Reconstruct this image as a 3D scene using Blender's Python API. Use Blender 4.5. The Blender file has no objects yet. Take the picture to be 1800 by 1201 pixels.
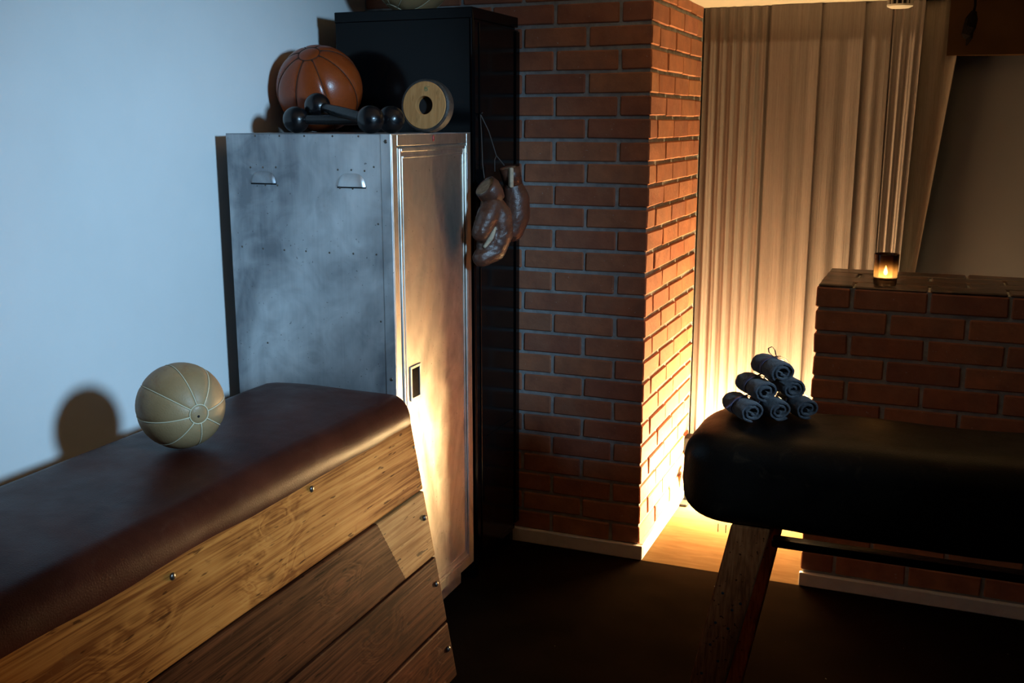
import bpy, bmesh, math, random
from mathutils import Vector, Matrix, noise

S = bpy.context.scene
COL = S.collection
random.seed(7)
R = math.radians

# ------------------------------------------------------------------ camera
cam = bpy.data.cameras.new('camera')
cam.sensor_width = 36.0
cam.lens = 36.0 * 1835.8 / 1800.0
cam.clip_start = 0.02
camo = bpy.data.objects.new('camera', cam)
camo.location = (0, 0, 1.70)
camo.rotation_euler = (R(90 - 11.838), 0, R(22.018))
COL.objects.link(camo)
S.camera = camo

# ------------------------------------------------------------------ world, daylight spot, exposure
W = bpy.data.worlds.new('World')
S.world = W
W.use_nodes = True
bg = W.node_tree.nodes['Background']
bg.inputs['Color'].default_value = (0.30, 0.50, 0.75, 1)
bg.inputs['Strength'].default_value = 0.008

S.view_settings.view_transform = 'Standard'
S.view_settings.look = 'None'
S.view_settings.gamma = 1.0
S.view_settings.use_curve_mapping = False
S.view_settings.exposure = 0.0
S.cycles.caustics_reflective = False
S.cycles.caustics_refractive = False

sp = bpy.data.lights.new('blue_spotlight', 'SPOT')
sp.energy = 620
sp.color = (0.40, 0.70, 1.0)
sp.spot_size = R(46)
sp.spot_blend = 1.0
sp.shadow_soft_size = 0.19
spo = bpy.data.objects.new('blue_spotlight', sp)
spo.location = (1.62, 0.86, 2.14)
d = Vector((-2.05, 2.72, 1.12)) - Vector(spo.location)
spo.rotation_euler = d.to_track_quat('-Z', 'Y').to_euler()
COL.objects.link(spo)


# ------------------------------------------------------------------ node helpers
def new_mat(name):
    m = bpy.data.materials.new(name)
    m.use_nodes = True
    nt = m.node_tree
    b = nt.nodes['Principled BSDF']
    return m, nt, b


def N(nt, t, **kw):
    n = nt.nodes.new(t)
    for k, v in kw.items():
        setattr(n, k, v)
    return n


def coord(nt, scale=(1, 1, 1), out='Object', rot=(0, 0, 0)):
    tc = N(nt, 'ShaderNodeTexCoord')
    mp = N(nt, 'ShaderNodeMapping')
    mp.inputs['Scale'].default_value = scale
    mp.inputs['Rotation'].default_value = rot
    nt.links.new(tc.outputs[out], mp.inputs['Vector'])
    return mp.outputs['Vector']


def tex(nt, vec, scale, detail=4, rough=0.55, dist=0.0):
    n = N(nt, 'ShaderNodeTexNoise')
    n.inputs['Scale'].default_value = scale
    n.inputs['Detail'].default_value = detail
    n.inputs['Roughness'].default_value = rough
    n.inputs['Distortion'].default_value = dist
    nt.links.new(vec, n.inputs['Vector'])
    return n.outputs['Fac']


def ramp(nt, fac, stops):
    r = N(nt, 'ShaderNodeValToRGB')
    el = r.color_ramp.elements
    while len(el) < len(stops):
        el.new(0.5)
    for e, (p, c) in zip(el, stops):
        e.position = p
        e.color = (c[0], c[1], c[2], 1) if not isinstance(c, (int, float)) else (c, c, c, 1)
    nt.links.new(fac, r.inputs['Fac'])
    return r.outputs['Color']


def mix(nt, fac, a, b, mode='MIX'):
    m = N(nt, 'ShaderNodeMix', data_type='RGBA', blend_type=mode)
    for s, v in ((0, fac), (6, a), (7, b)):
        if isinstance(v, (int, float)):
            m.inputs[s].default_value = v
        elif isinstance(v, (tuple, list)):
            m.inputs[s].default_value = (*v, 1)
        else:
            nt.links.new(v, m.inputs[s])
    return m.outputs[2]


def math_n(nt, op, a, b=None):
    m = N(nt, 'ShaderNodeMath', operation=op)
    for i, v in enumerate((a, b)):
        if v is None:
            continue
        if isinstance(v, (int, float)):
            m.inputs[i].default_value = v
        else:
            nt.links.new(v, m.inputs[i])
    return m.outputs[0]


def bump(nt, b, h, strength=0.3, dist=0.01):
    n = N(nt, 'ShaderNodeBump')
    n.inputs['Strength'].default_value = strength
    n.inputs['Distance'].default_value = dist
    nt.links.new(h, n.inputs['Height'])
    nt.links.new(n.outputs['Normal'], b.inputs['Normal'])


def setc(nt, b, c):
    if isinstance(c, (tuple, list)):
        b.inputs['Base Color'].default_value = (*c, 1)
    else:
        nt.links.new(c, b.inputs['Base Color'])


M = {}


def simple(name, col, rough=0.5, metal=0.0, var=0.0, scale=20, bmp=0.0, bscale=60, coat=0.0, spec=0.5):
    m, nt, b = new_mat(name)
    b.inputs['Roughness'].default_value = rough
    b.inputs['Metallic'].default_value = metal
    b.inputs['Coat Weight'].default_value = coat
    b.inputs['Specular IOR Level'].default_value = spec
    v = coord(nt)
    if var > 0:
        f = tex(nt, v, scale)
        lo = tuple(max(0, c * (1 - var)) for c in col)
        hi = tuple(min(1, c * (1 + var)) for c in col)
        setc(nt, b, ramp(nt, f, [(0.3, lo), (0.7, hi)]))
    else:
        setc(nt, b, col)
    if bmp > 0:
        bump(nt, b, tex(nt, v, bscale, 3), bmp, 0.004)
    M[name] = m
    return m


def brick_mat(name, stops, rough=0.85, coat=0.0, spec=0.3):
    m, nt, b = new_mat(name)
    oi = N(nt, 'ShaderNodeObjectInfo')
    c1 = ramp(nt, oi.outputs['Random'], stops)
    v = coord(nt)
    # offset by random so alike bricks differ
    add = N(nt, 'ShaderNodeVectorMath', operation='ADD')
    sc = N(nt, 'ShaderNodeVectorMath', operation='SCALE')
    comb = N(nt, 'ShaderNodeCombineXYZ')
    for i in range(3):
        nt.links.new(oi.outputs['Random'], comb.inputs[i])
    nt.links.new(comb.outputs[0], sc.inputs[0])
    sc.inputs['Scale'].default_value = 37.0
    nt.links.new(v, add.inputs[0])
    nt.links.new(sc.outputs[0], add.inputs[1])
    vv = add.outputs[0]
    f = tex(nt, vv, 14, 5, 0.6)
    col = mix(nt, ramp(nt, f, [(0.35, 0.0), (0.75, 0.55)]), c1, (0.16, 0.07, 0.055))
    f2 = tex(nt, vv, 9, 3, 0.5)
    col = mix(nt, ramp(nt, f2, [(0.52, 0.0), (0.8, 0.5)]), col, (0.36, 0.19, 0.12))
    fl = tex(nt, vv, 90, 2, 0.5)
    col = mix(nt, ramp(nt, fl, [(0.72, 0.0), (0.76, 0.6)]), col, (0.5, 0.45, 0.4))
    setc(nt, b, col)
    b.inputs['Roughness'].default_value = rough
    b.inputs['Coat Weight'].default_value = coat
    b.inputs['Coat Roughness'].default_value = 0.25
    b.inputs['Specular IOR Level'].default_value = spec
    bump(nt, b, tex(nt, vv, 55, 4, 0.65), 0.35, 0.006)
    M[name] = m


brick_mat('brick', [(0.0, (0.39, 0.145, 0.078)), (0.35, (0.48, 0.20, 0.105)), (0.6, (0.35, 0.135, 0.083)), (0.85, (0.52, 0.235, 0.12)), (1.0, (0.42, 0.17, 0.105))])
brick_mat('glazed_brick', [(0.0, (0.022, 0.017, 0.015)), (1.0, (0.045, 0.033, 0.027))], rough=0.35, coat=0.3, spec=0.4)
simple('mortar', (0.33, 0.345, 0.35), 0.95, var=0.25, scale=25, bmp=0.6, bscale=90, spec=0.2)
simple('wall_paint', (0.80, 0.81, 0.80), 0.75, var=0.03, scale=3, bmp=0.08, bscale=120, spec=0.25)
simple('ceiling_paint', (0.36, 0.32, 0.27), 0.8, var=0.03, scale=5, spec=0.2)
simple('skirting_paint', (0.80, 0.80, 0.78), 0.4, var=0.06, scale=30, bmp=0.1, bscale=40)
simple('grey_plaster', (0.062, 0.060, 0.070), 0.85, var=0.06, scale=2)
simple('dark_ceiling', (0.30, 0.28, 0.26), 0.8, var=0.1, scale=5, spec=0.1)
simple('dark_lintel', (0.020, 0.010, 0.005), 0.9, spec=0.0, var=0.2, scale=6)
simple('black_gloss', (0.0022, 0.0025, 0.003), 0.14, bmp=0.015, bscale=12, spec=0.18)
simple('black_iron', (0.004, 0.004, 0.005), 0.26, var=0.5, scale=40, bmp=0.25, bscale=70)
simple('black_plastic', (0.006, 0.006, 0.006), 0.6, spec=0.1)
simple('dark_hole', (0.004, 0.004, 0.005), 0.9)
simple('white_plastic', (0.34, 0.32, 0.29), 0.5, spec=0.2)
simple('bolt_steel', (0.16, 0.13, 0.11), 0.35, metal=0.9, var=0.4, scale=90)
simple('thread', (0.62, 0.55, 0.38), 0.8)
simple('dark_thread', (0.05, 0.018, 0.008), 0.8)
simple('lining', (0.42, 0.33, 0.23), 0.85, var=0.25, scale=60)
simple('cord', (0.06, 0.05, 0.045), 0.8)
simple('ribbon', (0.07, 0.07, 0.13), 0.35, var=0.2, scale=60)
simple('black_ribbon', (0.02, 0.02, 0.03), 0.4)
simple('wax', (0.8, 0.68, 0.48), 0.5)
simple('wick', (0.02, 0.02, 0.02), 0.9)
simple('green_ink', (0.06, 0.16, 0.07), 0.8)
simple('red_enamel', (0.35, 0.03, 0.02), 0.4)
simple('dark_tassel', (0.004, 0.003, 0.003), 0.9, spec=0.0, bmp=0.5, bscale=60)
simple('pencil', (0.09, 0.06, 0.06), 0.7)


# dark floor
m, nt, b = new_mat('dark_floor')
v = coord(nt)
f = tex(nt, v, 3.0, 6, 0.6)
c = ramp(nt, f, [(0.3, (0.005, 0.0033, 0.0022)), (0.7, (0.011, 0.0067, 0.0042))])
sp1 = tex(nt, v, 60, 2, 0.5)
c = mix(nt, ramp(nt, sp1, [(0.77, 0.0), (0.79, 0.7)]), c, (0.22, 0.21, 0.2))
setc(nt, b, c)
nt.links.new(ramp(nt, tex(nt, v, 6, 4), [(0.3, 0.55), (0.7, 0.8)]), b.inputs['Roughness'])
b.inputs['Specular IOR Level'].default_value = 0.0
bump(nt, b, tex(nt, v, 25, 4), 0.15, 0.004)
M['dark_floor'] = m

# light wood floor in the recess
m, nt, b = new_mat('light_floor')
v = coord(nt, (2.2, 10, 1))
c = ramp(nt, tex(nt, v, 3.0, 5, 0.6, 0.6), [(0.25, (0.08, 0.045, 0.019)), (0.75, (0.115, 0.071, 0.034))])
setc(nt, b, c)
b.inputs['Roughness'].default_value = 0.8
b.inputs['Specular IOR Level'].default_value = 0.0
M['light_floor'] = m


# brushed steel
def steel(name, dark, light, rlo, rhi, metal=0.9, seed=0.0, streak=1.0):
    m, nt, b = new_mat(name)
    v = coord(nt)
    vs = coord(nt, (1.0, 1.0, 0.45))
    f = tex(nt, vs, 2.6 + seed, 4, 0.5, 1.6)
    f2 = tex(nt, v, 8 + seed, 3, 0.5, 1.8)
    f3 = tex(nt, coord(nt, (40, 40, 1.6)), 3, 3, 0.6)
    a = math_n(nt, 'ADD', math_n(nt, 'MULTIPLY', f, 0.74), math_n(nt, 'MULTIPLY', f2, 0.2))
    a = math_n(nt, 'ADD', a, math_n(nt, 'MULTIPLY', f3, 0.06 * streak))
    c = ramp(nt, a, [(0.36, dark), (0.5, tuple((x + y) / 2 for x, y in zip(dark, light))), (0.64, light)])
    spk = tex(nt, v, 120, 1, 0.4)
    c = mix(nt, ramp(nt, spk, [(0.76, 0.0), (0.79, 0.6)]), c, (0.05, 0.045, 0.04))
    setc(nt, b, c)
    b.inputs['Metallic'].default_value = metal
    nt.links.new(ramp(nt, a, [(0.35, rhi), (0.66, rlo)]), b.inputs['Roughness'])
    bump(nt, b, f2, 0.06, 0.01)
    M[name] = m


steel('steel', (0.22, 0.23, 0.25), (0.70, 0.71, 0.72), 0.36, 0.48, metal=0.72)
steel('steel_door', (0.38, 0.35, 0.31), (0.80, 0.76, 0.70), 0.36, 0.52, metal=1.0, seed=1.3)


# leather
def leather(name, lo, hi, rlo=0.3, rhi=0.5, scale=6, coat=0.0, bmp=0.25, scuff=None, spec=0.5):
    m, nt, b = new_mat(name)
    v = coord(nt)
    f = tex(nt, v, scale, 6, 0.62, 0.4)
    c = ramp(nt, f, [(0.3, lo), (0.7, hi)])
    if scuff:
        g = tex(nt, v, scale * 3.1, 4, 0.6, 1.0)
        c = mix(nt, ramp(nt, g, [(0.58, 0.0), (0.72, 0.6)]), c, scuff)
    setc(nt, b, c)
    nt.links.new(ramp(nt, tex(nt, v, scale * 2, 4), [(0.3, rlo), (0.7, rhi)]), b.inputs['Roughness'])
    b.inputs['Coat Weight'].default_value = coat
    b.inputs['Specular IOR Level'].default_value = spec
    vo = N(nt, 'ShaderNodeTexVoronoi', feature='DISTANCE_TO_EDGE')
    vo.inputs['Scale'].default_value = 160
    nt.links.new(v, vo.inputs['Vector'])
    h = math_n(nt, 'ADD', math_n(nt, 'MULTIPLY', f, 1.2), math_n(nt, 'MULTIPLY', vo.outputs['Distance'], 0.5))
    bump(nt, b, h, bmp, 0.004)
    M[name] = m


leather('oxblood_leather', (0.030, 0.006, 0.0035), (0.062, 0.0145, 0.0075), 0.32, 0.44, 5, 0.0, 0.2, (0.065, 0.021, 0.012), 0.09)
leather('black_leather', (0.0028, 0.0022, 0.002), (0.0065, 0.0048, 0.0036), 0.28, 0.42, 7, 0.0, 0.25, (0.02, 0.012, 0.007), 0.1)
leather('orange_leather', (0.20, 0.032, 0.006), (0.29, 0.055, 0.010), 0.25, 0.4, 6, 0.0, 0.12, (0.16, 0.026, 0.006), 0.4)
leather('cream_leather', (0.27, 0.165, 0.075), (0.40, 0.26, 0.13), 0.42, 0.6, 7, 0.0, 0.2, (0.25, 0.11, 0.04))
leather('glove_leather', (0.055, 0.019, 0.011), (0.11, 0.040, 0.022), 0.32, 0.48, 14, 0.0, 0.3, (0.14, 0.06, 0.033))
leather('rim_leather', (0.012, 0.011, 0.010), (0.05, 0.045, 0.04), 0.4, 0.6, 30, 0.0, 0.5, (0.12, 0.11, 0.10))


# wood (grain along local Y)
def wood(name, lo, mid, hi, knots=(), patch=None, wear=None, gscale=(9, 0.32, 9), rough=(0.38, 0.6), fleck=0.8, axis_rot=(0, 0, 0)):
    m, nt, b = new_mat(name)
    base = coord(nt)
    vec = coord(nt, gscale, rot=axis_rot)
    kmask = None
    if knots:
        disp = None
        for k in knots:
            sub = N(nt, 'ShaderNodeVectorMath', operation='SUBTRACT')
            nt.links.new(base, sub.inputs[0])
            sub.inputs[1].default_value = k
            mulv = N(nt, 'ShaderNodeVectorMath', operation='MULTIPLY')
            nt.links.new(sub.outputs[0], mulv.inputs[0])
            mulv.inputs[1].default_value = (1, 0.55, 1)
            ln = N(nt, 'ShaderNodeVectorMath', operation='LENGTH')
            nt.links.new(mulv.outputs[0], ln.inputs[0])
            mm = N(nt, 'ShaderNodeMapRange', interpolation_type='SMOOTHSTEP')
            nt.links.new(ln.outputs['Value'], mm.inputs[0])
            mm.inputs[1].default_value = 0.085
            mm.inputs[2].default_value = 0.0
            kk = N(nt, 'ShaderNodeMapRange', interpolation_type='SMOOTHSTEP')
            nt.links.new(ln.outputs['Value'], kk.inputs[0])
            kk.inputs[1].default_value = 0.017
            kk.inputs[2].default_value = 0.006
            disp = mm.outputs[0] if disp is None else math_n(nt, 'ADD', disp, mm.outputs[0])
            kmask = kk.outputs[0] if kmask is None else math_n(nt, 'MAXIMUM', kmask, kk.outputs[0])
        sc = N(nt, 'ShaderNodeVectorMath', operation='SCALE')
        comb = N(nt, 'ShaderNodeCombineXYZ')
        nt.links.new(disp, comb.inputs[0])
        nt.links.new(disp, comb.inputs[2])
        nt.links.new(comb.outputs[0], sc.inputs[0])
        sc.inputs['Scale'].default_value = 0.45
        add = N(nt, 'ShaderNodeVectorMath', operation='ADD')
        nt.links.new(vec, add.inputs[0])
        nt.links.new(sc.outputs[0], add.inputs[1])
        vec = add.outputs[0]
    g = tex(nt, vec, 2.0, 3, 0.5, 0.5)
    rings = math_n(nt, 'FRACT', math_n(nt, 'MULTIPLY', g, 7.0))
    rings = math_n(nt, 'PINGPONG', rings, 0.5)
    fine = tex(nt, coord(nt, (gscale[0] * 9, gscale[1] * 4, gscale[2] * 9), rot=axis_rot), 2.0, 4, 0.7)
    a = math_n(nt, 'ADD', math_n(nt, 'MULTIPLY', rings, 0.38), math_n(nt, 'MULTIPLY', fine, 0.85))
    big = tex(nt, coord(nt, (2, 0.8, 2)), 3.0, 4, 0.6)
    a = math_n(nt, 'ADD', a, math_n(nt, 'MULTIPLY', math_n(nt, 'SUBTRACT', big, 0.5), 0.7))
    c = ramp(nt, a, [(0.36, lo), (0.56, mid), (0.80, hi)])
    if wear:
        w = tex(nt, coord(nt, (3, 1.6, 3)), 7, 5, 0.7, 0.8)
        c = mix(nt, ramp(nt, w, [(0.60, 0.0), (0.70, 0.65)]), c, wear)
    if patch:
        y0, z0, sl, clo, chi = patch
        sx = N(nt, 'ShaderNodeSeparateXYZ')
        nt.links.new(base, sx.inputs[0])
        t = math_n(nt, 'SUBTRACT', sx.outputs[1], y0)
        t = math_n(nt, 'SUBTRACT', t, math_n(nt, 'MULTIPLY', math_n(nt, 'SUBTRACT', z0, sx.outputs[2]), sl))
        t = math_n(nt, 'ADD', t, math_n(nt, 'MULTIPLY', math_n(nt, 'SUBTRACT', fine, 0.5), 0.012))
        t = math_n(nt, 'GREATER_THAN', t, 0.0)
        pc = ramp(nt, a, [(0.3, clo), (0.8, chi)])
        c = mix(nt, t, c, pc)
    if kmask is not None:
        c = mix(nt, math_n(nt, 'MULTIPLY', kmask, 0.8), c, (lo[0] * 0.35, lo[1] * 0.3, lo[2] * 0.3))
    fk = tex(nt, coord(nt, (30, 5, 30)), 3.0, 2, 0.5)
    c = mix(nt, ramp(nt, fk, [(0.66, 0.0), (0.71, fleck)]), c, (lo[0] * 0.3, lo[1] * 0.25, lo[2] * 0.25))
    setc(nt, b, c)
    nt.links.new(ramp(nt, a, [(0.3, rough[1]), (0.8, rough[0])]), b.inputs['Roughness'])
    b.inputs['Specular IOR Level'].default_value = 0.02
    bump(nt, b, a, 0.25, 0.004)
    M[name] = m


# ------------------------------------------------------------------ mesh helpers
def link(name, me, mat, parent=None, loc=(0, 0, 0), rot=None):
    o = bpy.data.objects.new(name, me)
    COL.objects.link(o)
    if mat is not None:
        if not me.materials:
            me.materials.append(M[mat] if isinstance(mat, str) else mat)
    if parent is not None:
        o.parent = parent
    o.location = loc
    if rot is not None:
        o.rotation_euler = rot
    return o


def obj(name, bm, mat, parent=None, loc=(0, 0, 0), rot=None, smooth=False):
    me = bpy.data.meshes.new(name)
    bmesh.ops.recalc_face_normals(bm, faces=bm.faces)
    if smooth:
        for f in bm.faces:
            f.smooth = True
    bm.to_mesh(me)
    bm.free()
    if smooth == 'auto':
        me.set_sharp_from_angle(angle=R(35))
    return link(name, me, mat, parent, loc, rot)


def box(bm, x0, x1, y0, y1, z0, z1, bev=0.0, seg=1):
    r = bmesh.ops.create_cube(bm, size=1.0)
    vs = r['verts']
    for v in vs:
        v.co = Vector(((x0 + x1) / 2 + v.co.x * (x1 - x0), (y0 + y1) / 2 + v.co.y * (y1 - y0), (z0 + z1) / 2 + v.co.z * (z1 - z0)))
    if bev > 0:
        es = list({e for v in vs for e in v.link_edges})
        bmesh.ops.bevel(bm, geom=es, offset=bev, segments=seg, profile=0.5, affect='EDGES')
    return vs


def bxm(*a, **k):
    bm = bmesh.new()
    box(bm, *a, **k)
    return bm


def tube(bm, pts, rads, seg=10, cap=True, closed=False):
    pts = [Vector(p) for p in pts]
    if isinstance(rads, (int, float)):
        rads = [rads] * len(pts)
    rings = []
    up = None
    n = len(pts)
    for i, p in enumerate(pts):
        if closed:
            t = (pts[(i + 1) % n] - pts[i - 1]).normalized()
        else:
            t = (pts[min(i + 1, n - 1)] - pts[max(i - 1, 0)]).normalized()
        if up is None:
            up = t.orthogonal().normalized()
        else:
            up = (up - t * up.dot(t))
            up = up.normalized() if up.length > 1e-6 else t.orthogonal().normalized()
        s = t.cross(up)
        rings.append([bm.verts.new(p + (up * math.cos(2 * math.pi * k / seg) + s * math.sin(2 * math.pi * k / seg)) * rads[i]) for k in range(seg)])
    m = n if closed else n - 1
    for i in range(m):
        a, b2 = rings[i], rings[(i + 1) % n]
        for k in range(seg):
            bm.faces.new((a[k], a[(k + 1) % seg], b2[(k + 1) % seg], b2[k]))
    if cap and not closed:
        bm.faces.new(rings[0][::-1])
        bm.faces.new(rings[-1])
    return rings


def lathe(bm, prof, seg=24, mat=None):
    rings = []
    for (r, z) in prof:
        if r < 1e-5:
            v = bm.verts.new((0, 0, z))
            rings.append([v])
        else:
            rings.append([bm.verts.new((r * math.cos(2 * math.pi * k / seg), r * math.sin(2 * math.pi * k / seg), z)) for k in range(seg)])
    for a, b2 in zip(rings, rings[1:]):
        if len(a) == 1 and len(b2) == 1:
            continue
        for k in range(seg):
            k2 = (k + 1) % seg
            if len(a) == 1:
                bm.faces.new((a[0], b2[k], b2[k2]))
            elif len(b2) == 1:
                bm.faces.new((a[k], a[k2], b2[0]))
            else:
                bm.faces.new((a[k], a[k2], b2[k2], b2[k]))
    return rings


def prism(bm, poly, axis, a, b2):
    """poly: list of 2D points in the two other axes; extruded along axis from a to b2"""
    def mk(p, t):
        if axis == 0:
            return (t, p[0], p[1])
        if axis == 1:
            return (p[0], t, p[1])
        return (p[0], p[1], t)
    A = [bm.verts.new(mk(p, a)) for p in poly]
    B = [bm.verts.new(mk(p, b2)) for p in poly]
    n = len(poly)
    bm.faces.new(A)
    bm.faces.new(B[::-1])
    for i in range(n):
        bm.faces.new((A[i], B[i], B[(i + 1) % n], A[(i + 1) % n]))
    return A + B


def bevel_all(bm, off, seg=2):
    bmesh.ops.bevel(bm, geom=list(bm.edges), offset=off, segments=seg, profile=0.5, affect='EDGES')


def sphere(bm, c, r, u=16, v=10, sc=(1, 1, 1)):
    rr = bmesh.ops.create_uvsphere(bm, u_segments=u, v_segments=v, radius=r)
    for vv in rr['verts']:
        vv.co = Vector((vv.co.x * sc[0] + c[0], vv.co.y * sc[1] + c[1], vv.co.z * sc[2] + c[2]))


def empty(name, loc, label, cat, group=None, rot=None):
    o = bpy.data.objects.new(name, None)
    o.empty_display_size = 0.05
    COL.objects.link(o)
    o.location = loc
    if rot is not None:
        if len(rot) == 4:
            o.rotation_mode = 'QUATERNION'
            o.rotation_quaternion = rot
        else:
            o.rotation_euler = rot
    o['label'] = label
    o['category'] = cat
    if group:
        o['group'] = group
    return o


def struct(o, label):
    o['kind'] = 'structure'
    o['label'] = label
    return o


# ------------------------------------------------------------------ setting
XW = -2.17          # left wall plane
YP = 3.80           # front plane of the brickwork
XC = -0.992         # outer corner of the brick pier
YC = 4.66          # end of the pier's side face
XL = -0.37          # left end of the low wall
YL = 4.25           # back of the low wall
ZL = 1.14           # top of the low wall
ZC = 2.185          # ceiling of the recess
ZM = 2.50           # ceiling of the main room
XR = 1.90           # right end of what is built

struct(obj('floor', bxm(XW - 0.1, 3.2, -1.6, YP - 0.012, -0.08, 0.0), 'dark_floor'), 'black worn floor of the dark room')
struct(obj('floor_recess', bxm(XC - 0.1, XR, YP - 0.012, 4.9, -0.08, 0.0), 'light_floor'), 'pale wooden floor lit warm in the passage')
struct(obj('wall_left', bxm(XW - 0.1, XW, -1.6, YP + 0.2, 0.0, ZM), 'wall_paint'), 'plain white painted wall behind the lockers')
struct(obj('ceiling', bxm(XW - 0.1, 3.2, -1.6, YP + 0.02, ZM, ZM + 0.08), 'dark_ceiling'), 'ceiling above the main room')
struct(obj('ceiling_recess', bxm(XC - 0.1, XR, YP + 0.03, 4.9, ZC, ZC + 0.08), 'ceiling_paint'), 'low cream ceiling over the curtained passage')
struct(obj('wall_recess', bxm(XC - 0.1, XR, 4.80, 4.9, 0.0, ZC), 'grey_plaster'), 'dim grey wall behind the curtain')
struct(obj('trim_1', bxm(XC, XR, YP, YP + 0.03, ZC, ZM, bev=0.003), 'ceiling_paint'), 'upright face of the lowered ceiling')
struct(obj('trim_2', bxm(-0.01, XR, 4.70, 4.80, 1.965, ZC), 'dark_lintel'), 'dark brown lintel above the grey wall')

# brick courses
CH, BH, BL, BD, J = 0.08325, 0.0705, 0.240, 0.114, 0.0125
Z0 = 0.06
_bc = {}


def brick_mesh(l, dpt, h, mat, var):
    key = (round(l, 3), round(dpt, 3), round(h, 3), mat, var)
    if key in _bc:
        return _bc[key]
    rnd = random.Random(int(l * 1000) * 31 + int(h * 1000) * 7 + int(dpt * 1000) + var * 101)
    bm = bmesh.new()
    vs = box(bm, -l / 2, l / 2, -dpt / 2, dpt / 2, -h / 2, h / 2)
    for v in vs:
        v.co += Vector((rnd.uniform(-1, 1) * 0.0022, rnd.uniform(-1, 1) * 0.0010, rnd.uniform(-1, 1) * 0.0022))
    bmesh.ops.bevel(bm, geom=list(bm.edges), offset=0.0045, segments=1, profile=0.5, affect='EDGES')
    me = bpy.data.meshes.new('brick')
    bmesh.ops.recalc_face_normals(bm, faces=bm.faces)
    bm.to_mesh(me)
    bm.free()
    me.materials.append(M[mat])
    _bc[key] = me
    return me


def add_brick(parent, x0, x1, y0, y1, z0, z1, mat='brick'):
    jx = random.uniform(-0.0012, 0.0012)
    me = brick_mesh(x1 - x0, y1 - y0, z1 - z0, mat, random.randint(0, 2))
    return link('brick', me, None, parent, ((x0 + x1) / 2 + jx, (y0 + y1) / 2 + jx, (z0 + z1) / 2), (random.uniform(-1, 1) * 0.004, random.uniform(-1, 1) * 0.004, random.uniform(-1, 1) * 0.004))


MR = 0.007      # mortar joints recessed behind the brick faces
bm = bmesh.new()
prism(bm, [(XW, YP + MR), (XC - MR, YP + MR), (XC - MR, 4.80), (XW, 4.80)], 2, 0.0, ZM)
wb = struct(obj('wall_back', bm, 'mortar'), 'red brick pier and wall with recessed grey joints')
nrow = int((ZM - Z0) / CH) + 1
for k in range(nrow):
    z0 = Z0 + k * CH
    z1 = min(z0 + BH, ZM - 0.004)
    if z1 - z0 < 0.02:
        continue
    full = (k % 2 == 1)
    # corner brick is one block seen from both sides
    lf, ls = (BL, BD) if full else (BD, BL)
    add_brick(wb, XC - lf, XC, YP, YP + ls, z0, z1)
    x = XC - lf - J
    while x > XW + 0.03:
        xa = max(x - BL, XW + 0.004)
        add_brick(wb, xa, x, YP, YP + 0.05, z0, z1)
        x = xa - J
    y = YP + ls + J
    while y < YC - 0.03:
        ya = min(y + BL, YC)
        add_brick(wb, XC - 0.05, XC, y, ya, z0, z1)
        y = ya + J

bm = bmesh.new()
box(bm, XL + MR, XR, YP + MR, YL - 0.004, 0.0, ZL - 0.008)
wl = struct(obj('wall_right', bm, 'mortar'), 'low red brick wall with a dark glazed top')
for k in range(12):
    z0 = Z0 + k * CH
    z1 = z0 + BH
    full = (k % 2 == 1)
    lf, ls = (BL, BD) if full else (BD, BL)
    add_brick(wl, XL, XL + lf, YP, YP + ls, z0, z1)
    x = XL + lf + J
    while x < XR - 0.03:
        xa = min(x + BL, XR)
        add_brick(wl, x, xa, YP, YP + 0.05, z0, z1)
        x = xa + J
    y = YP + ls + J
    while y < YL - 0.03:
        ya = min(y + BL, YL)
        add_brick(wl, XL, XL + 0.05, y, ya, z0, z1)
        y = ya + J
# top course: red facing bricks in front, four rows of dark glazed pavers on top
z0 = Z0 + 12 * CH
x = XL
first = True
while x < XR - 0.03:
    xa = min(x + (BD if first else BL), XR)
    first = False
    add_brick(wl, x, xa, YP, YP + 0.05, z0, ZL - 0.010)
    x = xa + J
for r_ in range(4):
    y0 = YP + 0.004 + r_ * 0.1125
    x = XL + 0.004
    first = r_ % 2 == 0
    while x < XR - 0.03:
        xa = min(x + (BD if first else BL), XR)
        first = False
        add_brick(wl, x, xa, y0, y0 + 0.1045, ZL - 0.012, ZL + random.uniform(-0.001, 0.001), 'glazed_brick')
        x = xa + 0.008


# skirting
def skirting(name, x0, x1, y0, y1, label, h=0.058):
    o = obj(name, bxm(x0, x1, y0, y1, 0.0, h, bev=0.004, seg=2), 'skirting_paint')
    return struct(o, label)


skirting('baseboard_front', XW + 0.6, XC + 0.016, YP - 0.016, YP + 0.006, 'white skirting along the front of the brick pier')
skirting('baseboard_side', XC - 0.006, XC + 0.016, YP + 0.007, YC, 'white skirting along the side of the brick pier')
skirting('baseboard_right', XL - 0.002, XR, YP - 0.016, YP + 0.006, 'white skirting along the foot of the low brick wall', 0.052)


# ------------------------------------------------------------------ curtains
def curtain_mat(name, lo, hi):
    m, nt, b = new_mat(name)
    v = coord(nt, (1, 1, 0.012))
    f = tex(nt, v, 260, 3, 0.6)
    f2 = tex(nt, coord(nt, (1, 1, 0.05)), 35, 3, 0.6)
    f3 = tex(nt, coord(nt, (1, 1, 0.10)), 330, 3, 0.7)
    a = math_n(nt, 'ADD', math_n(nt, 'MULTIPLY', f, 0.45), math_n(nt, 'MULTIPLY', f2, 0.3))
    a = math_n(nt, 'ADD', a, math_n(nt, 'MULTIPLY', f3, 0.25))
    c = ramp(nt, a, [(0.34, lo), (0.62, hi)])
    setc(nt, b, c)
    b.inputs['Roughness'].default_value = 0.9
    b.inputs['Specular IOR Level'].default_value = 0.1
    bump(nt, b, a, 0.5, 0.006)
    M[name] = m


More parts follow.
